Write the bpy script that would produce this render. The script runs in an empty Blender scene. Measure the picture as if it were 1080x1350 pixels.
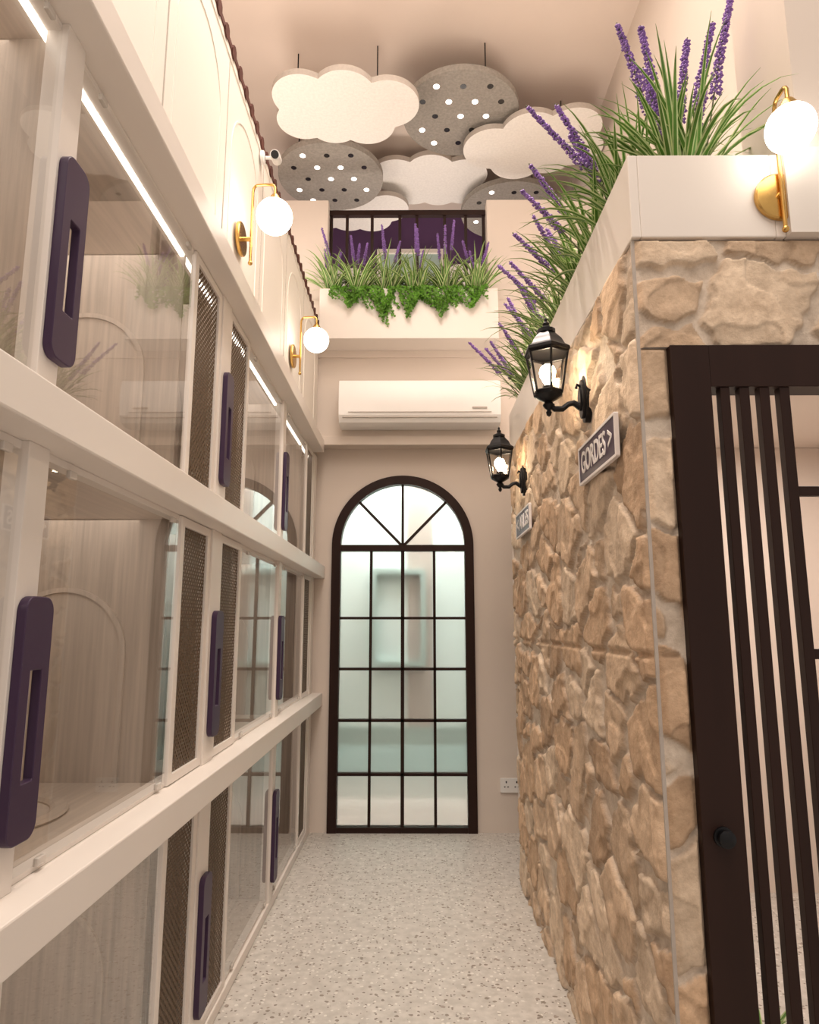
import bpy, bmesh, math, random
from mathutils import Vector, Matrix, noise
random.seed(7)
scene = bpy.context.scene
COL = scene.collection
pi = math.pi

# ------------------------------------------------------------------ materials
def new_mat(name):
    m = bpy.data.materials.new(name); m.use_nodes = True
    nt = m.node_tree; b = nt.nodes["Principled BSDF"]
    return m, nt, b

def pmat(name, col, rough=0.5, metal=0.0, var=0.0, vscale=8.0, bump=0.0, bscale=60.0, stretch=(1,1,1), emis=None, estr=0.0, spec=None):
    m, nt, b = new_mat(name)
    b.inputs["Base Color"].default_value = (*col, 1)
    b.inputs["Roughness"].default_value = rough
    b.inputs["Metallic"].default_value = metal
    if spec is not None: b.inputs["Specular IOR Level"].default_value = spec
    tc = nt.nodes.new("ShaderNodeTexCoord"); mp = nt.nodes.new("ShaderNodeMapping")
    mp.inputs["Scale"].default_value = stretch
    nt.links.new(tc.outputs["Object"], mp.inputs["Vector"])
    if var > 0:
        n = nt.nodes.new("ShaderNodeTexNoise"); n.inputs["Scale"].default_value = vscale; n.inputs["Detail"].default_value = 6
        r = nt.nodes.new("ShaderNodeValToRGB")
        r.color_ramp.elements[0].position = 0.3; r.color_ramp.elements[1].position = 0.7
        r.color_ramp.elements[0].color = (*[c*(1-var) for c in col], 1)
        r.color_ramp.elements[1].color = (*[min(1, c*(1+var)) for c in col], 1)
        nt.links.new(mp.outputs[0], n.inputs["Vector"]); nt.links.new(n.outputs["Fac"], r.inputs[0])
        nt.links.new(r.outputs[0], b.inputs["Base Color"])
    if bump > 0:
        n2 = nt.nodes.new("ShaderNodeTexNoise"); n2.inputs["Scale"].default_value = bscale; n2.inputs["Detail"].default_value = 4
        bp = nt.nodes.new("ShaderNodeBump"); bp.inputs["Strength"].default_value = bump; bp.inputs["Distance"].default_value = 0.005
        nt.links.new(mp.outputs[0], n2.inputs["Vector"]); nt.links.new(n2.outputs["Fac"], bp.inputs["Height"])
        nt.links.new(bp.outputs[0], b.inputs["Normal"])
    if emis:
        b.inputs["Emission Color"].default_value = (*emis, 1); b.inputs["Emission Strength"].default_value = estr
    return m

M_wall = pmat("wall_paint", (0.72, 0.635, 0.565), 0.85, var=0.02, vscale=2, bump=0.05, bscale=200)
M_ceil = pmat("ceiling_paint", (0.71, 0.61, 0.54), 0.9, var=0.02, vscale=2)
M_white = pmat("white_lacquer", (0.80, 0.74, 0.685), 0.35, var=0.015, vscale=3)
M_panel = pmat("white_panel", (0.86, 0.81, 0.745), 0.5, var=0.01, vscale=3)
M_wood = pmat("greige_wood", (0.46, 0.385, 0.32), 0.45, var=0.20, vscale=6, stretch=(12, 12, 0.5), bump=0.1, bscale=20)
M_wood2 = pmat("greige_wood_light", (0.53, 0.45, 0.38), 0.45, var=0.15, vscale=6, stretch=(12, 12, 0.5))
M_woodf = pmat("greige_wood_floor", (0.53, 0.45, 0.38), 0.4, var=0.12, vscale=6, stretch=(12, 0.5, 12))
M_purple = pmat("purple_plastic", (0.050, 0.027, 0.062), 0.4, var=0.05, vscale=5, spec=.3)
M_purplew = pmat("purple_wall_paint", (0.10, 0.045, 0.13), 0.7, var=0.05, vscale=3)
M_black = pmat("black_metal", (0.012, 0.012, 0.014), 0.35, metal=0.6, var=0.2, vscale=20)
M_dark = pmat("dark_brown_frame", (0.024, 0.010, 0.007), 0.45, var=0.15, vscale=12, stretch=(1, 1, .1), spec=.2)
M_gold = pmat("brushed_brass", (0.62, 0.38, 0.12), 0.25, metal=1.0, var=0.08, vscale=30)
M_globe = pmat("opal_globe_glass", (1, 0.95, 0.88), 0.3, var=0.01, emis=(1.0, 0.91, 0.79), estr=7)
M_bulb = pmat("lantern_bulb", (1, 0.9, 0.75), 0.3, var=0.01, emis=(1.0, 0.80, 0.55), estr=65)
M_led = pmat("led_strip", (1, 0.95, 0.9), 0.3, var=0.01, emis=(1.0, 0.92, 0.82), estr=5)
M_dot = pmat("led_spot", (1, 1, 1), 0.3, var=0.01, emis=(1.0, 0.95, 0.88), estr=3)
M_felt = pmat("white_felt", (0.84, 0.81, 0.77), 0.95, var=0.05, vscale=60, bump=0.3, bscale=150)
M_feltg = pmat("grey_felt", (0.31, 0.285, 0.255), 0.95, var=0.14, vscale=60, bump=0.3, bscale=150)
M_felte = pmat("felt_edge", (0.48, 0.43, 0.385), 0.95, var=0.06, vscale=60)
M_ac = pmat("ac_plastic", (0.90, 0.88, 0.86), 0.3, var=0.01)
M_clip = pmat("clear_clip_plastic", (0.62, 0.57, 0.52), 0.2, var=0.01)
M_socket = pmat("socket_plastic", (0.85, 0.84, 0.82), 0.3, var=0.01)
M_leaf = pmat("leaf_green", (0.085, 0.22, 0.025), 0.5, var=0.35, vscale=10)
M_leafe = pmat("leaf_cream_edge", (0.50, 0.60, 0.28), 0.5, var=0.2, vscale=10)
M_fern = pmat("fern_green", (0.12, 0.30, 0.03), 0.5, var=0.35, vscale=15)
M_stem = pmat("flower_stem", (0.11, 0.12, 0.06), 0.6, var=0.2)
M_lav = pmat("lavender_flower", (0.26, 0.14, 0.44), 0.6, var=0.35, vscale=40)
M_soil = pmat("soil", (0.05, 0.035, 0.025), 0.95, var=0.3, vscale=30)
M_tile = pmat("terracotta_edge", (0.09, 0.022, 0.014), 0.6, var=0.2, vscale=20)
M_text = pmat("sign_white", (0.85, 0.8, 0.78), 0.5, var=0.01)
M_aqua = pmat("aqua_wall", (0.70, 0.825, 0.80), 0.7, var=0.03, vscale=1.2)
M_aquad = pmat("aqua_trim", (0.38, 0.50, 0.47), 0.6, var=0.04, vscale=2)
M_pinkwood = pmat("pale_oak_floor", (0.64, 0.535, 0.48), 0.45, var=0.12, vscale=5, stretch=(8, .6, 1))
M_camblk = pmat("camera_lens_black", (0.02, 0.02, 0.02), 0.2, var=0.1)

def glass_thin(name, tint=(0.97, 0.97, 0.96), f0=.09, gain=.9):
    m = bpy.data.materials.new(name); m.use_nodes = True; nt = m.node_tree; nt.nodes.clear()
    o = nt.nodes.new("ShaderNodeOutputMaterial"); mx = nt.nodes.new("ShaderNodeMixShader")
    t = nt.nodes.new("ShaderNodeBsdfTransparent"); t.inputs[0].default_value = (*tint, 1)
    g = nt.nodes.new("ShaderNodeBsdfGlossy"); g.inputs["Roughness"].default_value = 0.02
    f = nt.nodes.new("ShaderNodeLayerWeight"); f.inputs["Blend"].default_value = .5
    p = nt.nodes.new("ShaderNodeMath"); p.operation = 'POWER'; p.inputs[1].default_value = 3.6
    mu = nt.nodes.new("ShaderNodeMath"); mu.operation = 'MULTIPLY_ADD'; mu.inputs[1].default_value = gain; mu.inputs[2].default_value = f0
    nt.links.new(f.outputs["Facing"], p.inputs[0]); nt.links.new(p.outputs[0], mu.inputs[0]); nt.links.new(mu.outputs[0], mx.inputs[0])
    nt.links.new(t.outputs[0], mx.inputs[1]); nt.links.new(g.outputs[0], mx.inputs[2]); nt.links.new(mx.outputs[0], o.inputs[0])
    return m
M_glass = glass_thin("clear_glass")
M_lglass = glass_thin("lantern_glass", (0.95, 0.93, 0.9), .04, .5)

def frosted():
    m = bpy.data.materials.new("frosted_glass"); m.use_nodes = True; nt = m.node_tree; nt.nodes.clear()
    o = nt.nodes.new("ShaderNodeOutputMaterial"); mx = nt.nodes.new("ShaderNodeMixShader"); mx.inputs[0].default_value = 0.08
    r = nt.nodes.new("ShaderNodeBsdfRefraction"); r.inputs["Roughness"].default_value = 0.38; r.inputs["IOR"].default_value = 1.15
    r.inputs["Color"].default_value = (0.98, 0.985, 0.975, 1)
    g = nt.nodes.new("ShaderNodeBsdfGlossy"); g.inputs["Roughness"].default_value = 0.05
    nt.links.new(r.outputs[0], mx.inputs[1]); nt.links.new(g.outputs[0], mx.inputs[2]); nt.links.new(mx.outputs[0], o.inputs[0])
    return m
M_frost = frosted()

def mesh_mat():
    m, nt, b = new_mat("bronze_perforated_mesh")
    b.inputs["Metallic"].default_value = 0.1; b.inputs["Roughness"].default_value = 0.55; b.inputs["Specular IOR Level"].default_value = .2
    tc = nt.nodes.new("ShaderNodeTexCoord"); mp = nt.nodes.new("ShaderNodeMapping")
    mp.inputs["Rotation"].default_value = (math.radians(45), 0, 0); mp.inputs["Scale"].default_value = (0, 1, 1)
    v = nt.nodes.new("ShaderNodeTexVoronoi"); v.voronoi_dimensions = '3D'; v.inputs["Scale"].default_value = 62; v.inputs["Randomness"].default_value = 0
    c = nt.nodes.new("ShaderNodeMath"); c.operation = 'GREATER_THAN'; c.inputs[1].default_value = 0.24
    r = nt.nodes.new("ShaderNodeValToRGB"); r.color_ramp.elements[0].position = .25; r.color_ramp.elements[1].position = .5
    r.color_ramp.elements[0].color = (0.040, 0.024, 0.014, 1); r.color_ramp.elements[1].color = (0.15, 0.10, 0.06, 1)
    nt.links.new(tc.outputs["Object"], mp.inputs[0]); nt.links.new(mp.outputs[0], v.inputs["Vector"])
    nt.links.new(v.outputs["Distance"], c.inputs[0]); nt.links.new(c.outputs[0], b.inputs["Alpha"])
    nt.links.new(v.outputs["Distance"], r.inputs[0]); nt.links.new(r.outputs[0], b.inputs["Base Color"])
    return m
M_mesh = mesh_mat()

def terrazzo():
    m, nt, b = new_mat("terrazzo")
    L = nt.links
    tc = nt.nodes.new("ShaderNodeTexCoord")
    nz = nt.nodes.new("ShaderNodeTexNoise"); nz.inputs["Scale"].default_value = 40; nz.inputs["Detail"].default_value = 3
    L.new(tc.outputs["Object"], nz.inputs["Vector"])
    dist = nt.nodes.new("ShaderNodeMixRGB"); dist.inputs[0].default_value = 0.018
    L.new(tc.outputs["Object"], dist.inputs[1]); L.new(nz.outputs["Color"], dist.inputs[2])
    r0 = nt.nodes.new("ShaderNodeValToRGB"); r0.color_ramp.elements[0].color = (0.50, 0.47, 0.43, 1); r0.color_ramp.elements[1].color = (0.62, 0.585, 0.54, 1)
    r0.color_ramp.elements[0].position = .35; r0.color_ramp.elements[1].position = .65
    n3 = nt.nodes.new("ShaderNodeTexNoise"); n3.inputs["Scale"].default_value = 25; n3.inputs["Detail"].default_value = 6
    L.new(tc.outputs["Object"], n3.inputs["Vector"]); L.new(n3.outputs["Fac"], r0.inputs[0])
    out = r0.outputs[0]
    for sc, thr, c1, sel in ((40, 0.30, (0.27, 0.23, 0.19, 1), 0.82), (75, 0.34, (0.22, 0.185, 0.155, 1), 0.80), (55, 0.34, (0.72, 0.69, 0.64, 1), 0.76), (26, 0.22, (0.34, 0.29, 0.25, 1), 0.85)):
        v = nt.nodes.new("ShaderNodeTexVoronoi"); v.inputs["Scale"].default_value = sc
        L.new(dist.outputs[0], v.inputs["Vector"])
        lt = nt.nodes.new("ShaderNodeMath"); lt.operation = 'LESS_THAN'; lt.inputs[1].default_value = thr
        L.new(v.outputs["Distance"], lt.inputs[0])
        sp = nt.nodes.new("ShaderNodeSeparateColor"); L.new(v.outputs["Color"], sp.inputs[0])
        gt = nt.nodes.new("ShaderNodeMath"); gt.operation = 'GREATER_THAN'; gt.inputs[1].default_value = sel
        L.new(sp.outputs[0], gt.inputs[0])
        mu = nt.nodes.new("ShaderNodeMath"); mu.operation = 'MULTIPLY'; L.new(lt.outputs[0], mu.inputs[0]); L.new(gt.outputs[0], mu.inputs[1])
        mx = nt.nodes.new("ShaderNodeMixRGB"); mx.inputs[2].default_value = c1
        L.new(mu.outputs[0], mx.inputs[0]); L.new(out, mx.inputs[1]); out = mx.outputs[0]
    L.new(out, b.inputs["Base Color"]); b.inputs["Roughness"].default_value = 0.42
    return m
M_terr = terrazzo()

def stone_mat():
    m, nt, b = new_mat("flagstone")
    L = nt.links
    a = nt.nodes.new("ShaderNodeAttribute"); a.attribute_name = "Col"
    tc = nt.nodes.new("ShaderNodeTexCoord")
    n = nt.nodes.new("ShaderNodeTexNoise"); n.inputs["Scale"].default_value = 18; n.inputs["Detail"].default_value = 10; n.inputs["Roughness"].default_value = 0.7
    L.new(tc.outputs["Object"], n.inputs["Vector"])
    r = nt.nodes.new("ShaderNodeValToRGB"); r.color_ramp.elements[0].position = 0.3; r.color_ramp.elements[1].position = 0.7
    r.color_ramp.elements[0].color = (0.70, 0.645, 0.59, 1); r.color_ramp.elements[1].color = (1.18, 1.17, 1.15, 1)
    L.new(n.outputs["Fac"], r.inputs[0])
    mx = nt.nodes.new("ShaderNodeMixRGB"); mx.blend_type = 'MULTIPLY'; mx.inputs[0].default_value = 1
    L.new(a.outputs["Color"], mx.inputs[1]); L.new(r.outputs[0], mx.inputs[2]); L.new(mx.outputs[0], b.inputs["Base Color"])
    bp = nt.nodes.new("ShaderNodeBump"); bp.inputs["Strength"].default_value = 0.85; bp.inputs["Distance"].default_value = 0.008
    n2 = nt.nodes.new("ShaderNodeTexNoise"); n2.inputs["Scale"].default_value = 30; n2.inputs["Detail"].default_value = 12; n2.inputs["Roughness"].default_value = .65
    L.new(tc.outputs["Object"], n2.inputs["Vector"]); L.new(n2.outputs["Fac"], bp.inputs["Height"]); L.new(bp.outputs[0], b.inputs["Normal"])
    b.inputs["Roughness"].default_value = 0.75
    return m
M_stone = stone_mat()

# ------------------------------------------------------------------ builder
class MB:
    def __init__(s, M=None):
        s.bm = bmesh.new(); s.mats = []; s.M = M or Matrix.Identity(4)
    def mi(s, mat):
        if mat not in s.mats: s.mats.append(mat)
        return s.mats.index(mat)
    def v(s, p): return s.bm.verts.new(s.M @ Vector(p))
    def f(s, vs, mat):
        try:
            fc = s.bm.faces.new(vs); fc.material_index = s.mi(mat); return fc
        except ValueError: return None
    def box(s, x0, x1, y0, y1, z0, z1, mat):
        v = [s.v((x, y, z)) for x in (x0, x1) for y in (y0, y1) for z in (z0, z1)]
        for q in ((0,1,3,2),(4,6,7,5),(0,4,5,1),(2,3,7,6),(0,2,6,4),(1,5,7,3)): s.f([v[i] for i in q], mat)
    def tube(s, pts, r, mat, seg=10, radii=None):
        pts = [Vector(p) for p in pts]; rings = []
        up = None
        for i, p in enumerate(pts):
            if i == 0: d = pts[1]-pts[0]
            elif i == len(pts)-1: d = pts[-1]-pts[-2]
            else: d = pts[i+1]-pts[i-1]
            d.normalize()
            if up is None:
                up = Vector((0,0,1)) if abs(d.z) < 0.9 else Vector((1,0,0))
            a = d.cross(up).normalized(); b = a.cross(d).normalized(); up = b
            rr = radii[i] if radii else r
            rings.append([s.v(p + a*math.cos(t)*rr + b*math.sin(t)*rr) for t in [2*math.pi*k/seg for k in range(seg)]])
        for i in range(len(rings)-1):
            for k in range(seg):
                s.f([rings[i][k], rings[i][(k+1)%seg], rings[i+1][(k+1)%seg], rings[i+1][k]], mat)
        s.f(rings[0][::-1], mat); s.f(rings[-1], mat)
    def lathe(s, prof, o, mat, seg=24, A=None, phase=0.0):
        A = A or Matrix.Identity(3); o = Vector(o); rings = []
        for r, h in prof:
            if r < 1e-6: rings.append([s.v(o + A @ Vector((0,0,h)))])
            else: rings.append([s.v(o + A @ Vector((r*math.cos(2*math.pi*k/seg+phase), r*math.sin(2*math.pi*k/seg+phase), h))) for k in range(seg)])
        for i in range(len(rings)-1):
            a, b = rings[i], rings[i+1]
            for k in range(seg):
                k2 = (k+1) % seg
                if len(a) == 1 and len(b) == 1: continue
                if len(a) == 1: s.f([a[0], b[k2], b[k]], mat)
                elif len(b) == 1: s.f([a[k], a[k2], b[0]], mat)
                else: s.f([a[k], a[k2], b[k2], b[k]], mat)
    def sphere(s, c, r, mat, n=20, sz=1.0):
        s.lathe([(r*math.sin(math.pi*i/n), -r*sz*math.cos(math.pi*i/n)) for i in range(n+1)], c, mat, seg=2*n)
    def prism(s, poly, fn, w0, w1, mat, side=None):
        a = [s.v(fn(u, v, w0)) for u, v in poly]; b = [s.v(fn(u, v, w1)) for u, v in poly]
        s.f(a, mat); s.f(b[::-1], mat)
        n = len(poly)
        for i in range(n): s.f([a[i], b[i], b[(i+1)%n], a[(i+1)%n]], side or mat)
    def ring(s, outer, inner, fn, w0, w1, mat, closed=True):
        n = len(outer)
        A = [[s.v(fn(u, v, w)) for u, v in L] for w in (w0, w1) for L in (outer, inner)]
        o0, i0, o1, i1 = A
        for k in range(n if closed else n-1):
            j = (k+1) % n
            s.f([o0[k], o0[j], i0[j], i0[k]], mat); s.f([o1[k], i1[k], i1[j], o1[j]], mat)
            s.f([o0[k], o1[k], o1[j], o0[j]], mat); s.f([i0[k], i0[j], i1[j], i1[k]], mat)
        if not closed:
            for k in (0, n-1): s.f([o0[k], i0[k], i1[k], o1[k]], mat)
    def finish(s, name, parent=None, smooth=35, bevel=0.0):
        bmesh.ops.recalc_face_normals(s.bm, faces=s.bm.faces)
        me = bpy.data.meshes.new(name); s.bm.to_mesh(me); s.bm.free()
        for m in s.mats: me.materials.append(m)
        ob = bpy.data.objects.new(name, me); COL.objects.link(ob)
        if smooth:
            me.polygons.foreach_set("use_smooth", [True]*len(me.polygons))
            me.set_sharp_from_angle(angle=math.radians(smooth))
        if bevel > 0:
            b = ob.modifiers.new("bevel", 'BEVEL'); b.width = bevel; b.segments = 2; b.limit_method = 'ANGLE'; b.angle_limit = math.radians(40)
        if parent: ob.parent = parent
        return ob

def empty(name, loc=(0,0,0)):
    e = bpy.data.objects.new(name, None); e.location = loc; e.empty_display_size = .1; COL.objects.link(e); return e
def box_obj(name, x0, x1, y0, y1, z0, z1, mat, parent=None, bevel=0.0):
    b = MB(); b.box(x0, x1, y0, y1, z0, z1, mat); return b.finish(name, parent, smooth=0, bevel=bevel)
def rrect(cx, cy, w, h, r, n=6):
    pts = []
    for (sx, sy, a0) in ((1,1,0),(-1,1,90),(-1,-1,180),(1,-1,270)):
        for k in range(n+1):
            a = math.radians(a0 + 90*k/n)
            pts.append((cx+sx*(w/2-r)+r*math.cos(a), cy+sy*(h/2-r)+r*math.sin(a)))
    return pts
def arch_pts(cx, z0, zs, r, n=24):
    return [(cx-r, z0)] + [(cx-r*math.cos(math.pi*k/n), zs+r*math.sin(math.pi*k/n)) for k in range(n+1)] + [(cx+r, z0)]

# ------------------------------------------------------------------ room shell
CZ = 5.1; RX = 1.38
box_obj("floor", -1.5, 2.5, -2.0, 4.85, -0.06, 0, M_terr)
box_obj("floor_back_room", -1.5, 1.6, 4.85, 6.9, -0.06, -0.001, M_pinkwood)
box_obj("ceiling", -1.5, 1.55, -2.0, 6.1, CZ, CZ+0.1, M_ceil)
box_obj("wall_left", -1.5, -1.4, -2.0, 6.1, 0, CZ, M_wall)
box_obj("wall_right", RX, RX+.1, 1.66, 6.1, 2.452, CZ, M_wall)
DC, DR, DS, DY = -0.075, 0.4875, 1.915, 4.8
w = MB()
w.box(-1.4, DC-DR, DY, DY+.1, 0, 2.62, M_wall)
w.box(DC+DR, 2.4, DY, DY+.1, 0, 2.62, M_wall)
poly = [(DC-DR*math.cos(math.pi*k/32), DS+DR*math.sin(math.pi*k/32)) for k in range(33)] + [(DC+DR, 2.62), (DC-DR, 2.62)]
w.prism(poly, lambda u, v, t: (u, t, v), DY, DY+.1, M_wall)
w.finish("wall_far", smooth=0)
w = MB()
w.box(-1.4, RX, 4.65, 4.9, 2.616, 3.69, M_wall)
w.box(-1.4, RX, 4.62, 4.65, 2.60, 2.665, M_wall)
w.box(-1.4, RX, 4.635, 4.65, 3.25, 3.69, M_wall)
w.box(-1.4, -0.633, 4.65, 4.85, 3.69, 4.50, M_wall)
w.box(0.55, RX, 4.65, 4.85, 3.69, 4.50, M_wall)
w.finish("wall_mezzanine_parapet", smooth=0, bevel=0.004)
box_obj("floor_mezzanine", -1.4, RX, 4.9, 5.8, 3.2, 3.35, M_wood)
b = MB(); b.box(-1.4, RX, 5.8, 5.9, 3.2, CZ, M_purplew)
b.finish("wall_mezzanine_back", smooth=0)
b = MB()
b.ring(rrect(-.02, 4.55, .62, .42, .01, 2), rrect(-.02, 4.55, .54, .34, .005, 2), lambda u, v, t: (u, t, v), 5.76, 5.8, M_white)
b.box(-.29, .25, 5.785, 5.798, 4.38, 4.72, M_aquad)
b.finish("window_1", smooth=0)
def cloud_outline(circs, n=140):
    pts = []
    for k in range(n):
        a = 2*math.pi*k/n; d = Vector((math.cos(a), math.sin(a))); best = 0
        for cx, cy, r in circs:
            c = Vector((cx, cy)); bb = d.dot(c); disc = bb*bb - c.dot(c) + r*r
            if disc >= 0: best = max(best, bb + math.sqrt(disc))
        pts.append((d.x*best, d.y*best))
    return pts
CL = [(-.27, -.10, .19), (-.30, .10, .17), (.0, -.12, .20), (.27, -.04, .20), (.12, .13, .19), (-.1, .13, .18), (0, 0, .2)]
for (x, z) in ((-.55, 4.42), (.55, 4.47)):
    b = MB(); b.prism([(u*.5+x, -v*.5+z) for u, v in cloud_outline(CL)], lambda u, v, t: (u, t, v), 5.775, 5.8, M_felt)
    b.finish("cloud_wall_decoration")
box_obj("wall_right_room_side", 2.4, 2.5, 1.66, 4.9, 0, 2.35, M_wall)
box_obj("wall_right_room_back", 0.68, 2.4, 3.78, 3.9, 0, 2.35, M_wall)
box_obj("ceiling_right_room", 0.982, 2.5, 1.66, 4.62, 2.352, 2.45, M_wall)
box_obj("wall_column_right", 1.02, 1.6, 1.62, 1.9, 2.60, CZ, M_wall)
b = MB()
b.box(-1.4, 1.5, 6.8, 6.9, 0, 3.0, M_aqua); b.box(1.4, 1.5, 4.9, 6.8, 0, 3.0, M_aqua); b.box(-1.5, -1.4, 6.1, 6.8, 0, 3.0, M_aqua)
b.finish("wall_back_room", smooth=0)
box_obj("ceiling_back_room", -1.4, 1.4, 4.9, 6.8, 3.0, 3.1, M_panel)
b = MB()
b.box(-1.2, -.05, 5.75, 5.79, .48, 2.6, M_aqua); b.box(.16, 1.2, 5.75, 5.79, .48, 2.6, M_aqua)
b.box(-1.2, 1.2, 5.74, 5.80, .42, .56, M_aquad); b.box(-.05, .16, 5.74, 5.80, .56, 2.6, M_felte)
b.ring(rrect(-.12, 1.42, .44, .78, .03, 4), rrect(-.12, 1.42, .36, .70, .02, 4), lambda u, v, t: (u, t, v), 5.66, 5.75, M_aquad)
for x in (-1.18, 1.14): b.box(x, x+.04, 5.75, 5.79, 0, 2.6, M_aquad)
b.finish("partition_screen", smooth=0)

# ------------------------------------------------------------------ left upper wall
b = MB()
b.box(-.76, -.68, -1.2, 4.62, 2.632, 3.46, M_panel)
b.box(-.76, -.672, -1.2, 4.62, 2.632, 2.66, M_panel)
b.box(-.76, -.676, -1.2, 4.62, 3.43, 3.46, M_panel)
for i in range(11):
    y = -1.0+i*.58
    if y < 4.6:
        b.box(-.68, -.678, y-.267, y-.262, 2.66, 3.43, M_felte)
        b.ring(arch_pts(y+.02, 2.70, 3.12, .22, 16), arch_pts(y+.02, 2.70, 3.12, .212, 16), lambda u, v, t: (t, u, v), -.68, -.677, M_panel, closed=False)
b.finish("wall_left_upper", smooth=0)
b = MB()
n = 60
for i in range(n):
    y = -1.2 + (5.80)*i/n
    b.tube([(-.72, y+.05, 3.475), (-.668, y+.05, 3.470)], .026, M_tile, seg=8)
b.box(-.76, -.672, -1.2, 4.62, 3.46, 3.485, M_tile)
b.finish("trim_1")

# ------------------------------------------------------------------ cabinets
cab = empty("cat_boarding_cabinet")
SL = [(0.0, 0.045, -.69), (.815, .90, -.623), (1.68, 1.765, -.623), (2.545, 2.63, -.623)]
for i, (a, c, xf) in enumerate(SL):
    box_obj("shelf_slab_%d" % (i+1), -1.398, xf, -1.2, 4.80 if i < 3 else 4.618, a, c, M_white, cab, bevel=0.004)
posts = [(-1.10, .07), (0.06, .11), (1.22, .07), (2.38, .11), (3.54, .07), (4.70, .11)]
rows = [(.045, .815), (.90, 1.68), (1.765, 2.545)]
XF = -.70
fr = MB(); pt = MB(); gl = MB(); ms = MB(); cl = MB(); arc = MB()
def arched(py, zz, sides):
    for s0 in sides:
        arc.ring(arch_pts(-1.03, zz, zz+.36, .19, 18), arch_pts(-1.03, zz, zz+.36, .176, 18), lambda u, v, t: (u, t, v), py+s0*.0001, py+s0*.010, M_wood2, closed=False)
        arc.prism(arch_pts(-1.03, zz, zz+.36, .175, 18), lambda u, v, t: (u, t, v), py+s0*.0001, py+s0*.003, M_wood2)
for ri, (z0, z1) in enumerate(rows):
    pt.box(-1.395, -1.375, -1.2, 4.795, z0, z1, M_wood)
    pt.box(-1.375, -.735, -1.2, 4.795, z0, z0+.012, M_woodf)
    pt.box(-1.375, -.735, -1.2, 4.795, z1-.012, z1, M_woodf)
    fr.box(-.735, -.705, -1.2, 4.795, z0, z0+.012, M_white)
    fr.box(-.735, -.705, -1.2, 4.795, z1-.016, z1, M_white)
    zz = z0+.012
    for (py, pw) in posts:
        fr.box(-.735, -.69, py-pw/2, py+pw/2, z0, z1, M_white)
        pt.box(-1.375, -.735, py-.012, py+.012, z0, z1, M_wood)
        arched(py-.012, zz, (-1,)); arched(py+.012, zz, (1,))
    for bi in range(5):
        ya = posts[bi][0]+posts[bi][1]/2; yb = posts[bi+1][0]-posts[bi+1][1]/2
        if bi % 2 == 0: g0, g1, m0, m1 = ya+.004, ya+.75, ya+.80, yb-.035
        else: m0, m1, g0, g1 = ya+.035, ya+.285, ya+.33, yb-.004
        q = [gl.v((XF, u, v)) for u, v in ((g0, z0+.014), (g1, z0+.014), (g1, z1-.018), (g0, z1-.018))]; gl.f(q, M_glass)
        o = [(m0-.034, z0+.003), (m1+.034, z0+.003), (m1+.034, z1-.003), (m0-.034, z1-.003)]
        inn = [(m0, z0+.03), (m1, z0+.03), (m1, z1-.03), (m0, z1-.03)]
        fr.ring(o, inn, lambda u, v, t: (t, u, v), -.712, -.696, M_white)
        v4 = [ms.v((-.704, u, v)) for u, v in inn]; ms.f(v4, M_mesh)
        pa = m0-.03 if bi % 2 == 0 else m1+.02
        pt.box(-1.375, -.735, pa, pa+.01, z0+.012, z1-.012, M_wood)
        arched(pa, zz, (-1,)); arched(pa+.01, zz, (1,))
        for zc_ in (z0+.018, z1-.026):
            for yc_ in (g0+.10, g1-.05):
                cl.box(-.704, -.694, yc_-.014, yc_+.014, zc_-.008, zc_+.008, M_clip)
        yc = (g0+g1)/2
        arc.lathe([(.17, .012), (.20, .012), (.205, .018), (.20, .024), (.175, .024), (.165, .018), (.165, .012)], (-1.02, yc+.02, z0), M_woodf, seg=40)
        arc.lathe([(0, .014), (.165, .014)], (-1.02, yc+.02, z0), M_felte, seg=40)
        hy = posts[bi][0] + .018; hz = z0+.08+.2125
        h = MB()
        h.ring(rrect(hy, hz, .090, .42, .026, 6), rrect(hy+.002, hz-.015, .038, .19, .003, 6), lambda u, v, t: (t, u, v), -.690, -.672, M_purple)
        h.finish("handle_%d_%d" % (ri+1, bi+1), cab, smooth=30, bevel=0.002)
fr.finish("door_frames", cab, smooth=0, bevel=0.0015)
pt.finish("wood_partitions", cab, smooth=0)
gl.finish("glass_doors", cab, smooth=0)
ms.finish("mesh_vents", cab, smooth=0)
cl.finish("glass_clips", cab, smooth=0, bevel=0.002)
arc.finish("arched_panels", cab, smooth=0)
b = MB()
b.box(-.750, -.738, -1.1, 4.70, 2.524, 2.533, M_led)
b.finish("led_strip", cab, smooth=0)

# ------------------------------------------------------------------ arched door
d = empty("door_1")
b = MB()
fn = lambda u, v, t: (u, t, v)
b.ring(arch_pts(DC, 0, DS, DR+.012, 40), arch_pts(DC, 0, DS, DR-.050, 40), fn, 4.775, 4.86, M_dark, closed=False)
b.box(DC-DR+.03, DC+DR-.03, 4.78, 4.85, 0, .035, M_dark)
b.box(DC-DR+.03, DC+DR-.03, 4.78, 4.85, 1.872, 1.915, M_dark)
for z in (1.404, 1.058, .716, .367): b.box(DC-DR+.05, DC+DR-.05, 4.79, 4.84, z-.009, z+.009, M_dark)
for x in (-.297, -.075, .147):
    wd = .012 if x == -.075 else .009
    b.box(x-wd, x+wd, 4.79, 4.84, .03, 1.88, M_dark)
for a in (45, 90, 135):
    c, s_ = math.cos(math.radians(a)), math.sin(math.radians(a)); R = DR-.04
    px, pz = -s_*.009, c*.009
    b.prism([(DC+px, DS-.01+pz), (DC-px, DS-.01-pz), (DC-px+c*R, DS-pz+s_*R), (DC+px+c*R, DS+pz+s_*R)], fn, 4.79, 4.84, M_dark)
b.finish("frame", d, smooth=30)
b = MB()
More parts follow.
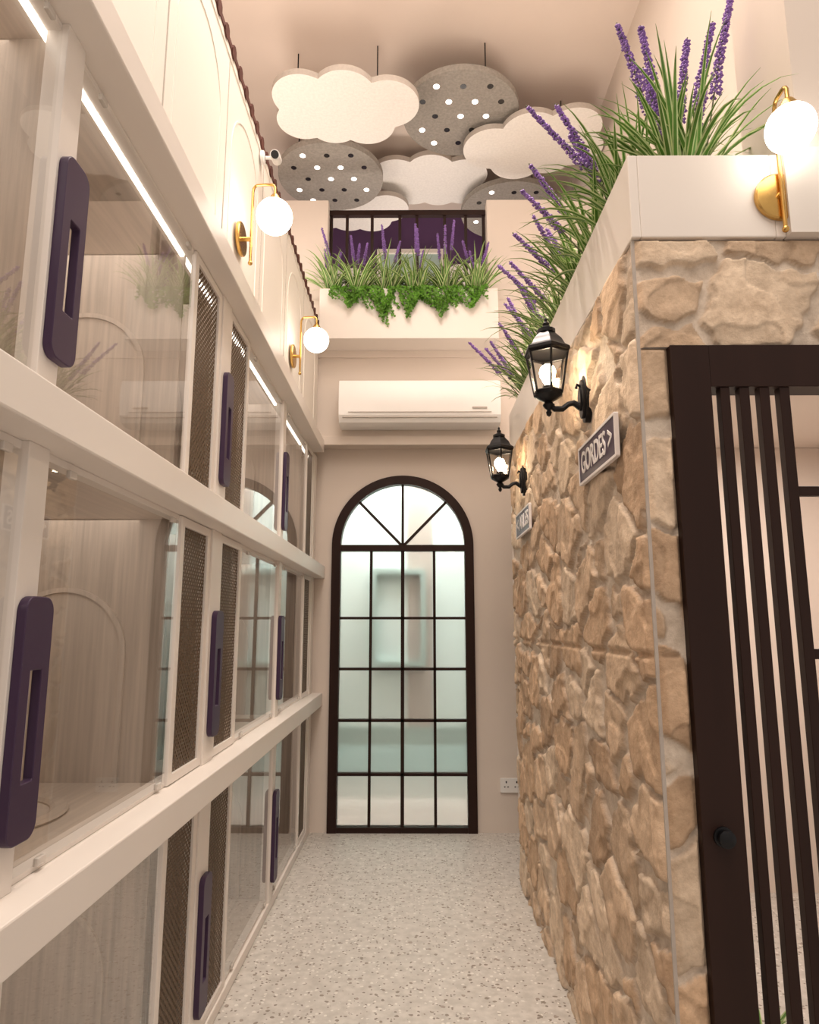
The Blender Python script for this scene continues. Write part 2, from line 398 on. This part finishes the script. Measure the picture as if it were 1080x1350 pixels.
vs = [b.v((u, 4.815, v)) for u, v in arch_pts(DC, .03, DS, DR-.045, 32)]; b.f(vs, M_frost)
b.finish("frosted_pane", d, smooth=0)

# ------------------------------------------------------------------ AC unit
b = MB()
prof = [(4.634, 3.02), (4.50, 3.025), (4.445, 3.005), (4.43, 2.96), (4.425, 2.84), (4.435, 2.76), (4.47, 2.715), (4.54, 2.70), (4.634, 2.71)]
b.prism(prof, lambda u, v, t: (t, u, v), -.506, .594, M_ac)
b.box(-.48, .57, 4.438, 4.45, 2.742, 2.748, M_felte)
b.box(-.44, .53, 4.422, 4.43, 2.775, 2.779, M_felte)
b.box(.40, .50, 4.4205, 4.43, 2.80, 2.812, M_felte)
b.finish("air_conditioner", smooth=30, bevel=.008)

# ------------------------------------------------------------------ socket
b = MB()
b.prism(rrect(.655, .30, .15, .09, .008, 4), fn, 4.788, 4.80, M_socket)
for x in (.62, .69):
    b.box(x-.004, x+.004, 4.786, 4.789, .315, .328, M_camblk); b.box(x-.016, x-.006, 4.786, 4.789, .288, .294, M_camblk); b.box(x+.006, x+.016, 4.786, 4.789, .288, .294, M_camblk)
b.finish("power_socket", smooth=30)

# ------------------------------------------------------------------ stone wall
def sm(a, b_, x):
    t = max(0, min(1, (x-a)/(b_-a))); return t*t*(3-2*t)
def stone_h(u, v):
    S = 4.5
    n1 = noise.noise(Vector((u*6, v*6, 3.1)))*.16 + noise.noise(Vector((u*20, v*20, 9.1)))*.11
    n2 = noise.noise(Vector((u*6, v*6, 13.7)))*.16 + noise.noise(Vector((u*20, v*20, 29.1)))*.11
    p = Vector((u*S*.85+n1, v*S*1.08+n2, 0.5))
    ds, ps = noise.voronoi(p)
    e = ds[1]-ds[0]
    k = sm(.075, .11, e)
    c = ps[0]; hsh = math.sin(c.x*127.1+c.y*311.7+c.z*74.7)*43758.5453; r1 = hsh-math.floor(hsh)
    hs2 = math.sin(c.x*269.5+c.y*183.3+c.z*246.1)*43758.5453; r2 = hs2-math.floor(hs2)
    off = p-c
    rough = noise.noise(Vector((u*22, v*22, 1)))*.0028 + noise.noise(Vector((u*9, v*9, 5)))*.002 + noise.noise(Vector((u*50, v*50, 8)))*.0014
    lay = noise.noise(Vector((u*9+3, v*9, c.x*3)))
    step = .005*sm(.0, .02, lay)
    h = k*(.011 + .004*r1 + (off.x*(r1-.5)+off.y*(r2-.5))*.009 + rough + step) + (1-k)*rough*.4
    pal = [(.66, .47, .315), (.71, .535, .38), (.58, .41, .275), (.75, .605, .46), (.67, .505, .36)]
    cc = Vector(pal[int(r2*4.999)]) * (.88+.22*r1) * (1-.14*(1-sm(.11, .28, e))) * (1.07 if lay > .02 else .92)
    mort = Vector((.72, .63, .535))
    return h, mort.lerp(cc, sm(.065, .10, e))
def stone_grid(V, F, C, u0, u1, v0, v1, fn, step=.0075, uo=0, fu0=False, fu1=False):
    nu = max(2, int((u1-u0)/step)); nv = max(2, int((v1-v0)/step)); base = len(V)
    for j in range(nv+1):
        v = v0+(v1-v0)*j/nv
        for i in range(nu+1):
            u = u0+(u1-u0)*i/nu
            h, c = stone_h(u+uo, v)
            if fu0: h *= sm(0, .012, u-u0)
            if fu1: h *= sm(0, .012, u1-u)
            h *= sm(0, .01, v1-v)
            if abs(v-1.28) < .004: h *= .4
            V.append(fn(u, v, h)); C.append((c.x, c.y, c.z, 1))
    for j in range(nv):
        for i in range(nu):
            a = base+j*(nu+1)+i; F.append((a, a+1, a+nu+2, a+nu+1))
SY0, SY1, SX, SZ = 1.655, 3.9, .58, 2.35
V, F, C = [], [], []
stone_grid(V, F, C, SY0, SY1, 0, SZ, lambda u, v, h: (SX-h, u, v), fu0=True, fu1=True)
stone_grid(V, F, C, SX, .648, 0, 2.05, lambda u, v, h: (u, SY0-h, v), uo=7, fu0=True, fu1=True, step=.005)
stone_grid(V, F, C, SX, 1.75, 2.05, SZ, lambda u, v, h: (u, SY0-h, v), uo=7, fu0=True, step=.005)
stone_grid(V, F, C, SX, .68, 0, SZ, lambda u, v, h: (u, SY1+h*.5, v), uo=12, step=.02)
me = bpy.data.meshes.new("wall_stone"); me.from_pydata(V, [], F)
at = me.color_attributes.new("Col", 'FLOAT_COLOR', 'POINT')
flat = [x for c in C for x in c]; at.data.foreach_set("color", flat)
me.materials.append(M_stone); me.polygons.foreach_set("use_smooth", [True]*len(me.polygons))
st = bpy.data.objects.new("wall_stone", me); COL.objects.link(st)
b = MB()
b.box(.582, .68, SY0+.001, SY1-.001, 0, SZ, M_wall); b.box(.68, 2.4, SY0+.001, 1.78, 2.05, SZ, M_wall); b.box(1.62, 2.4, SY0+.001, 1.78, 0, 2.05, M_wall)
b.finish("wall_stone_core", smooth=0)
b = MB()
b.box(.574, .582, SY0-.002, SY0+.005, 0, SZ, M_felte); b.box(.570, .582, SY1-.004, SY1+.008, 0, SZ, M_white)
b.finish("trim_2", smooth=0)

# ------------------------------------------------------------------ slatted door
d2 = empty("door_2")
b = MB()
ya, yb = 1.630, 1.70
b.box(.648, .745, ya, yb, 0, 2.05, M_dark)
b.box(.745, 1.62, ya, yb, 1.94, 2.05, M_dark)
b.box(1.52, 1.62, ya, yb, 0, 1.94, M_dark)
b.box(.745, 1.52, ya, yb, 0, .12, M_dark)
for x0, x1 in ((.768, .792), (.816, .841), (.866, .891), (.916, .941), (1.335, 1.359), (1.38, 1.404), (1.43, 1.454), (1.478, 1.502)):
    b.box(x0, x1, ya+.004, ya+.030, .12, 1.94, M_dark)
for z in (1.675, 1.285, .895, .505): b.box(.941, 1.335, ya+.006, ya+.022, z-.012, z+.012, M_dark)
b.finish("slatted_frame", d2, smooth=0, bevel=.0015)
A = Matrix.Rotation(math.radians(90), 3, 'X')
b = MB(); b.lathe([(0, 0), (.022, 0), (.022, .006), (.012, .008), (.012, .014), (.019, .018), (.019, .024), (.014, .027), (0, .028)], (.694, ya, .884), M_black, 24, A); b.finish("door_knob", d2)
b = MB()
b.ring(rrect(1.35, 1.35, .7, 1.3, .01, 2), rrect(1.35, 1.35, .62, 1.22, .01, 2), fn, 3.73, 3.78, M_white)
b.box(1.335, 1.365, 3.74, 3.77, .74, 1.96, M_white); b.box(1.04, 1.66, 3.74, 3.77, 1.33, 1.36, M_white)
b.box(1.04, 1.66, 3.765, 3.775, .74, 1.96, M_aqua)
b.finish("window_2", smooth=0)

# ------------------------------------------------------------------ planter boxes
b = MB()
PX0, PX1, PZ0, PZ1 = .572, .975, 2.352, 2.590
b.box(PX0, PX0+.025, 1.64, 3.92, PZ0, PZ1, M_white); b.box(PX1-.025, PX1, 1.64, 3.92, PZ0, PZ1, M_white)
b.box(PX0+.025, PX1-.025, 1.64, 1.659, PZ0, PZ1, M_white); b.box(PX0+.025, PX1-.025, 3.895, 3.92, PZ0, PZ1, M_white)
b.box(PX0+.025, PX1-.025, 1.659, 3.895, 2.40, PZ1-.03, M_soil)
b.box(PX0+.025, PX1-.025, 1.659, 3.895, PZ0, 2.38, M_white)
b.finish("planter_box", smooth=0, bevel=.003)
box_obj("trim_3", PX1+.001, 1.6, 1.618, 1.655, PZ0, 2.598, M_white)
b = MB()
b.box(-.65, .59, 4.42, 4.44, 3.30, 3.67, M_white); b.box(-.65, .59, 4.61, 4.632, 3.30, 3.67, M_white)
b.box(-.65, -.63, 4.44, 4.61, 3.30, 3.67, M_white); b.box(.57, .59, 4.44, 4.61, 3.30, 3.67, M_white); b.box(-.63, .57, 4.44, 4.61, 3.301, 3.33, M_white); b.box(-.63, .57, 4.44, 4.61, 3.55, 3.64, M_soil)
b.finish("planter_box", smooth=0, bevel=.003)

# ------------------------------------------------------------------ plants
def blade(b, base, az, L, th0, droop, wd, seg=9):
    p = Vector(base); side = Vector((-math.sin(az), math.cos(az), 0)); rows_ = []
    tw = random.uniform(-.6, .6)
    for i in range(seg+1):
        t = i/seg; th = th0+droop*t*t
        wv = max(wd*(.55+.9*t-1.45*t*t+.02), .0004)
        nrm = Vector((-math.cos(az)*math.cos(th), -math.sin(az)*math.cos(th), math.sin(th)))
        sd = (side*math.cos(tw*t)+nrm*math.sin(tw*t)); lift = nrm*wv*.25
        rows_.append([b.v(p-sd*wv+lift), b.v(p-sd*wv*.55), b.v(p+sd*wv*.55), b.v(p+sd*wv+lift)])
        p = p + Vector((math.cos(az)*math.sin(th), math.sin(az)*math.sin(th), math.cos(th)))*(L/seg)
    for i in range(seg):
        a, c = rows_[i], rows_[i+1]
        for k in range(3): b.f([a[k], a[k+1], c[k+1], c[k]], M_leaf if k == 1 else M_leafe)
def spike(b, base, az, L, th0, droop, r=.016, frac=.5):
    p = Vector(base); pts = [p.copy()]; seg = 12
    for i in range(seg):
        th = th0+droop*(i/seg); p = p+Vector((math.cos(az)*math.sin(th), math.sin(az)*math.sin(th), math.cos(th)))*(L/seg); pts.append(p.copy())
    b.tube(pts, .0025, M_stem, seg=5)
    whorls = int(L*frac/.013)
    for wk in range(whorls):
        for k in range(7):
            t = 1-frac+frac*(wk+random.uniform(-.2, .2))/whorls; x = max(0, min(.999, t))*seg; i = min(int(x), seg-1); q = pts[i].lerp(pts[i+1], x-i)
            rr = r*(1.0-.6*wk/whorls)*random.uniform(.5, 1)
            a = 2*pi*k/7+wk*.5
            c = q+Vector((math.cos(a)*rr, math.sin(a)*rr, random.uniform(-.003, .003))); s_ = random.uniform(.0045, .0070)
            vs = [b.v(c+Vector(o)*s_) for o in ((1,0,0),(0,1,0),(-1,0,0),(0,-1,0),(0,0,1.2),(0,0,-1))]
            for a_, e_ in ((0,1),(1,2),(2,3),(3,0)): b.f([vs[a_], vs[e_], vs[4]], M_lav); b.f([vs[e_], vs[a_], vs[5]], M_lav)
def clump(name, base, nb, L, spikes, azc=0, spread=math.pi, lean=(0.1, .5), wd=.009, r=.016, droop=(.5, 1.7), frac=.5):
    b = MB(); base = Vector(base)
    for i in range(nb):
        az = azc+random.uniform(-spread, spread)
        bp = base+Vector((random.uniform(-.04, .04), random.uniform(-.05, .05), -.01))
        blade(b, bp, az, L*random.uniform(.6, 1.1), random.uniform(*lean), random.uniform(*droop), wd*random.uniform(.75, 1.2))
    for (az, th0, ln) in spikes:
        bp = base+Vector((random.uniform(-.04, .04), random.uniform(-.04, .04), -.01))
        spike(b, bp, az, ln, th0, random.uniform(0, .15), r, frac)
    return b.finish(name, smooth=0)
clump("lavender_plant", (.80, 1.82, 2.57), 110, .43, [(pi, .18, .62), (pi*.9, .08, .66), (0, .06, .60), (0, .16, .68), (pi, .12, .50), (.3, .22, .46), (0, .20, .62)], lean=(.05, .85), wd=.011, r=.019, droop=(.5, 2.0))
clump("lavender_plant", (.70, 1.98, 2.57), 90, .40, [(pi, .62, .56), (pi*1.05, .50, .50), (pi*.9, .34, .42)], azc=pi, spread=1.8, lean=(.1, 1.0), wd=.010, r=.015, droop=(.5, 2.0))
for i, y in enumerate((2.22, 2.50, 2.80, 3.12, 3.44, 3.70)):
    clump("lavender_plant", (.68, y, 2.57), 75, .40, [(pi*random.uniform(.85, 1.15), random.uniform(.35, .75), random.uniform(.42, .56)) for _ in range(3 if i % 2 else 2)], azc=pi, spread=1.9, lean=(.15, .9), r=.015, wd=.011)
for x in (-.56, -.38, -.18, .02, .24, .44):
    clump("lavender_plant", (x, 4.49, 3.65), 75, .36, [(random.uniform(0, 6.28), random.uniform(0, .22), random.uniform(.38, .58)) for _ in range(3)], lean=(.1, .85), r=.012, wd=.013, frac=.40)
def fern(name, spots):
    b = MB(); zt = 3.66
    for (x, drop, wid) in spots:
        for s_ in range(int(26*wid/.1)):
            sx = x+random.uniform(-wid, wid); ln = drop*random.uniform(.4, 1)*(1-.5*abs(sx-x)/wid)
            pts = []; yo = random.uniform(.01, .06); nn = int(ln/.008)+6
            for k in range(nn):
                t = k/nn
                q = Vector((sx+.03*math.sin(t*4+sx*30), 4.44-yo*math.sin(min(1, t*2.5)*pi/2)-.012, zt+.02*math.sin(min(1, t*3)*pi)-ln*max(0, t-.08)))
                pts.append(q)
                for l in range(2):
                    dv = Vector((random.uniform(-1, 1), random.uniform(-1, .1), random.uniform(-.8, .5))).normalized()
                    ln2 = random.uniform(.012, .024); sd = dv.cross(Vector((random.random()-.5, 1, random.random()-.5))).normalized()*ln2*.38
                    a = b.v(q); c = b.v(q+dv*ln2*.5+sd); e = b.v(q+dv*ln2); f_ = b.v(q+dv*ln2*.5-sd); b.f([a, c, e, f_], M_fern)
            b.tube(pts[::3]+[pts[-1]], .0012, M_stem, seg=4)
    return b.finish(name, smooth=0)
fern("trailing_fern", [(-.44, .19, .11)])
fern("trailing_fern", [(-.14, .32, .19)])
fern("trailing_fern", [(.20, .28, .12), (.40, .22, .11)])
# small potted plant in the side room
b = MB()
b.lathe([(0, 0), (.065, 0), (.085, .17), (.09, .17), (.09, .185), (.078, .185), (.076, .16), (0, .16)], (.98, 2.14, 0), M_white, 28)
for i in range(40): blade(b, (.98+random.uniform(-.03, .03), 2.14+random.uniform(-.03, .03), .16), random.uniform(0, 6.28), random.uniform(.10, .16), random.uniform(.2, .9), random.uniform(.3, 1.4), .013)
b.finish("potted_plant", smooth=0)

# ------------------------------------------------------------------ balcony railing
b = MB()
b.box(-.633, .55, 4.73, 4.77, 4.43, 4.47, M_dark); b.box(-.633, .55, 4.735, 4.765, 3.72, 3.75, M_dark)
for x in (-.62, -.50, -.31, -.10, .03, .24, .40, .535): b.box(x-.011, x+.011, 4.74, 4.76, 3.69, 4.43, M_dark)
b.finish("balcony_railing", smooth=0)

# ------------------------------------------------------------------ hanging clouds / discs
def wires(b, pts, z):
    for x, y in pts:
        b.tube([(x, y, z), (x, y, CZ)], .0045, M_black, seg=6)
        b.lathe([(0, 0), (.014, 0), (.014, .012), (0, .012)], (x, y, z), M_black, 10)
def cloud(cx, cy, z, sc=1.0, rot=0.0, flip=1):
    b = MB(); c, s_ = math.cos(rot), math.sin(rot)
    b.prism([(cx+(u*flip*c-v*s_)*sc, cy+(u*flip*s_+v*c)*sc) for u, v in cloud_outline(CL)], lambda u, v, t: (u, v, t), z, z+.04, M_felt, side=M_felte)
    wires(b, [(cx-.33*sc, cy+.04*sc), (cx+.2*sc, cy-.02*sc)], z+.04)
    b.finish("acoustic_cloud_panel", smooth=30)
def disc(cx, cy, z, r):
    b = MB()
    b.prism([(cx+r*math.cos(2*pi*k/64), cy+r*math.sin(2*pi*k/64)) for k in range(64)], lambda u, v, t: (u, v, t), z, z+.045, M_feltg, side=M_feltg)
    wires(b, [(cx+.14, cy-.32), (cx-.25, cy-.02)], z+.045)
    st_ = r*.44
    for j in range(-3, 4):
        for i in range(-3, 4):
            x = (i+(.5 if j % 2 else 0))*st_; y = j*st_*.75
            if math.hypot(x, y) < r*.88:
                lit = (i*5+j*3) % 4 in (0, 1)
                b.lathe([(0, -.0015), (.021, -.0015), (.021, 0.002)], (cx+x, cy+y, z), M_dot if lit else M_camblk, 14)
    b.finish("acoustic_disc_panel", smooth=30)
cloud(-.43, 3.92, 4.65, 1.0)
cloud(.86, 4.40, 4.75, 1.05, rot=-.25, flip=-1)
cloud(.13, 5.04, 4.93, 1.0, rot=.1, flip=-1)
cloud(-.47, 5.28, 4.82, .92)
disc(.33, 4.20, 4.83, .40)
disc(-.63, 4.74, 4.74, .40)
disc(.82, 5.30, 4.82, .41)

# ------------------------------------------------------------------ globe sconces
def sconce(pos, out, g=.133, R=.070, dz=0):
    out = Vector(out).normalized(); up = Vector((0, 0, 1)); side = up.cross(out)
    M = Matrix((( out.x, side.x, up.x, pos[0]), (out.y, side.y, up.y, pos[1]), (out.z, side.z, up.z, pos[2]), (0, 0, 0, 1)))
    e = empty("globe_sconce")
    A = Matrix.Rotation(math.radians(90), 3, 'Y')
    b = MB(M); rx = .046 if g > .12 else .022
    b.lathe([(0, 0), (.062, 0), (.065, .003), (.065, .012), (.061, .015), (0, .015)], (0, 0, 0), M_gold, 40, A)
    b.tube([(.01, 0, 0), (rx, 0, 0)], .009, M_gold)
    arc_ = [(rx, 0, -.10), (rx, 0, .20+dz)] + [(rx+.018*(1-math.cos(t)), 0, .20+dz+.03*math.sin(t)) for t in (.5, 1.0, 1.5)]
    arc_ += [((rx+g)/2+.01, 0, .232+dz)] + [(g-.018+.018*math.sin(t), 0, .214+dz+.018*math.cos(t)) for t in (.3, .8, 1.3)] + [(g, 0, .155+dz)]
    b.tube(arc_, .0055, M_gold, seg=10)
    gz = .092 + dz + (.073-R)
    b.lathe([(0, .02), (.014, .018), (.024, 0), (.026, -.012), (0, -.012)], (g, 0, gz+R+.002), M_gold, 20)
    b.sphere((rx, 0, -.10), .009, M_gold, 8)
    b.finish("brass_arm", e)
    b = MB(M); b.sphere((g, 0, gz), R, M_globe, 18); b.finish("opal_globe", e)
sconce((-.672, 2.42, 2.825), (1, 0, 0))
sconce((-.672, 3.58, 2.825), (1, 0, 0))
sconce((.962, 1.64, 2.46), (0, -1, 0), g=.085, R=.060, dz=.035)

# ------------------------------------------------------------------ lanterns
def lantern(y):
    M = Matrix.Translation((.445, y, 2.18)); e = empty("lantern_sconce")
    b = MB(M); ph = pi/6
    b.lathe([(0, -.155), (.007, -.150), (.010, -.140), (.006, -.132), (.014, -.125), (.020, -.115), (.012, -.105), (.03, -.095), (.046, -.085), (.048, -.076), (0, -.074)], (0, 0, 0), M_black, 12, phase=ph)
    b.lathe([(.074, .062), (.080, .066), (.078, .076), (.062, .088), (.052, .108), (.034, .128), (.028, .134)], (0, 0, 0), M_black, 6, phase=ph)
    b.lathe([(.074, .062), (.0, .066)], (0, 0, 0), M_black, 6, phase=ph)
    b.lathe([(.026, .130), (.031, .134), (.031, .146), (.018, .152), (.010, .160), (.012, .168), (.005, .176), (.006, .184), (0, .192)], (0, 0, 0), M_black, 12)
    for k in range(6):
        a = ph+k*pi/3; c, s_ = math.cos(a), math.sin(a)
        b.tube([(.046*c, .046*s_, -.08), (.072*c, .072*s_, .066)], .004, M_black, seg=6)
        a2 = a+pi/3; c2, s2 = math.cos(a2), math.sin(a2)
        for r_, z in ((.0475, -.072), (.071, .058)):
            b.tube([(r_*c, r_*s_, z), (r_*c2, r_*s2, z)], .004, M_black, seg=6)
    b.lathe([(0, -.074), (.018, -.074), (.018, -.05), (0, -.05)], (0, 0, 0), M_black, 12)
    pts = [(0, 0, -.115), (.02, 0, -.128), (.045, 0, -.128), (.065, 0, -.112), (.082, 0, -.108), (.10, 0, -.12), (.122, 0, -.118)]
    b.tube(pts, .009, M_black, seg=10, radii=[.008, .010, .010, .009, .010, .012, .014])
    b.tube([(.10, 0, -.115), (.118, 0, -.09), (.112, 0, -.055), (.095, 0, -.045), (.092, 0, -.058)], .005, M_black, seg=8)
    f2 = lambda u, v, t: (t, u, v)
    el = lambda a_, c_: [(a_*math.cos(2*pi*k/28), -.095+c_*math.sin(2*pi*k/28)) for k in range(28)]
    b.prism(el(.040, .080), f2, .115, .134, M_black); b.prism(el(.031, .066), f2, .106, .115, M_black); b.prism(el(.018, .04), f2, .100, .106, M_black)
    b.finish("lantern_frame", e, smooth=30)
    b = MB(M)
    b.lathe([(.044, -.076), (.069, .062)], (0, 0, 0), M_lglass, 6, phase=ph); b.finish("lantern_glass", e, smooth=0)
    b = MB(M)
    b.lathe([(0, -.05), (.010, -.05), (.012, -.04), (.024, -.018), (.027, -.002), (.022, .014), (.010, .024), (0, .026)], (0, 0, 0), M_bulb, 20); b.finish("bulb", e)
lantern(2.15); lantern(3.42)

# ------------------------------------------------------------------ signs
def sign(y0, y1, txt):
    e = empty("direction_sign"); zc, hh = 1.865, .125
    yc = (y0+y1)/2; wd = y1-y0
    b = MB(); f2 = lambda u, v, t: (t, u, v)
    b.ring(rrect(yc, zc, wd, hh, .004, 2), rrect(yc, zc, wd-.016, hh-.016, .003, 2), f2, .547, .559, M_text)
    b.prism(rrect(yc, zc, wd-.016, hh-.016, .003, 2), f2, .549, .559, M_purple)
    for yy in (y0+.05, y1-.05): b.tube([(.557, yy, zc), (.573, yy, zc)], .01, M_black, seg=8)
    b.finish("sign_board", e, smooth=0)
    cu = bpy.data.curves.new("lettering", 'FONT'); cu.body = txt; cu.size = .098; cu.align_x = 'CENTER'; cu.align_y = 'CENTER'; cu.extrude = .001; cu.offset = .0012
    t = bpy.data.objects.new("lettering", cu); COL.objects.link(t)
    t.matrix_world = Matrix(((0, 0, -1, .548), (-1, 0, 0, yc), (0, 1, 0, zc), (0, 0, 0, 1)))
    cu.materials.append(M_text)
    bpy.context.view_layer.update()
    dim = t.dimensions.x
    if dim > 0:
        k = (wd-.07)/dim
        t.matrix_world = t.matrix_world @ Matrix.Diagonal((k, 1, 1, 1))
    t.parent = e
sign(1.79, 2.20, "GORDES >"); sign(3.18, 3.60, "< ARLES")

# ------------------------------------------------------------------ security camera
b = MB()
b.lathe([(0, 0), (.03, 0), (.03, .012), (.012, .016)], (-.672, 2.72, 3.40), M_ac, 20, Matrix.Rotation(math.radians(90), 3, 'Y'))
b.tube([(-.655, 2.72, 3.40), (-.625, 2.72, 3.40)], .008, M_ac)
b.tube([(-.61, 2.75, 3.41), (-.60, 2.66, 3.37)], .022, M_ac, 16); b.tube([(-.60, 2.66, 3.37), (-.599, 2.652, 3.366)], .017, M_camblk, 16)
b.finish("security_camera")

# ------------------------------------------------------------------ lights
def area(name, loc, sx, sy, power, col, rot=(0, 0, 0)):
    l = bpy.data.lights.new(name, 'AREA'); l.shape = 'RECTANGLE'; l.size = sx; l.size_y = sy; l.energy = power; l.color = col
    o = bpy.data.objects.new(name, l); o.location = loc; o.rotation_euler = rot; COL.objects.link(o); return o
W = (1.0, .875, .77)
area("added_ambient_light", (.1, 1.5, 5.05), 1.2, 3.0, 80, W)  # broad area lights added under the ceiling for ambient light, no fixture modelled
area("added_ambient_light", (.1, -.9, 5.05), 1.4, 1.4, 50, W)
area("added_uplight", (-1.08, 2.2, 3.4), .4, 4.6, 30, W, (pi, 0, 0))  # hidden upward area lights, added to brighten the hanging clouds and ceiling
area("added_uplight", (1.18, 3.1, 2.5), .25, 2.0, 17, W, (pi, 0, 0))
area("added_uplight", (0, 5.35, 3.4), 1.6, .5, 16, W, (pi, 0, 0))
area("room_light", (1.5, 2.7, 2.3), 1.0, 1.2, 27, (1, .88, .80))
area("back_room_light", (0, 5.3, 2.95), 2.0, .5, 42, (1, 1, .98))
area("back_room_light", (0, 6.35, 2.95), 2.0, .6, 24, (1, 1, .98))
for z, e_ in ((.80, 8), (1.665, 11), (2.53, 15)):
    area("cabinet_light", (-1.0, 1.8, z), .35, 5.6, e_, (1, .88, .78))
def spot(loc, tgt, power, ang):  # added warm spots without fixtures: one onto the left wall, one brightening the stone
    l = bpy.data.lights.new("added_spot", 'SPOT'); l.energy = power; l.spot_size = math.radians(ang); l.spot_blend = .6; l.color = W; l.shadow_soft_size = .05
    o = bpy.data.objects.new("added_spot", l); o.location = loc; COL.objects.link(o)
    o.rotation_euler = (Vector(tgt)-Vector(loc)).to_track_quat('-Z', 'Y').to_euler()
spot((.2, 1.6, 5.0), (-.7, 2.2, 2.4), 110, 60)
spot((-.2, 2.6, 5.0), (.55, 2.8, 1.8), 190, 55)

wd_ = bpy.data.worlds.new("World"); scene.world = wd_; wd_.use_nodes = True
bg = wd_.node_tree.nodes["Background"]; bg.inputs[0].default_value = (1.0, .87, .77, 1); bg.inputs[1].default_value = .64

# ------------------------------------------------------------------ camera
cd = bpy.data.cameras.new("camera"); cam = bpy.data.objects.new("camera", cd); COL.objects.link(cam)
cam.location = (0, 0, 1.35); cam.rotation_euler = (math.radians(99.5), 0, math.radians(.32))
cd.sensor_fit = 'VERTICAL'; cd.sensor_height = 36; cd.lens = 898/1350*36; cd.clip_start = .05
scene.camera = cam
scene.view_settings.view_transform = 'Standard'
scene.view_settings.exposure = 0.0
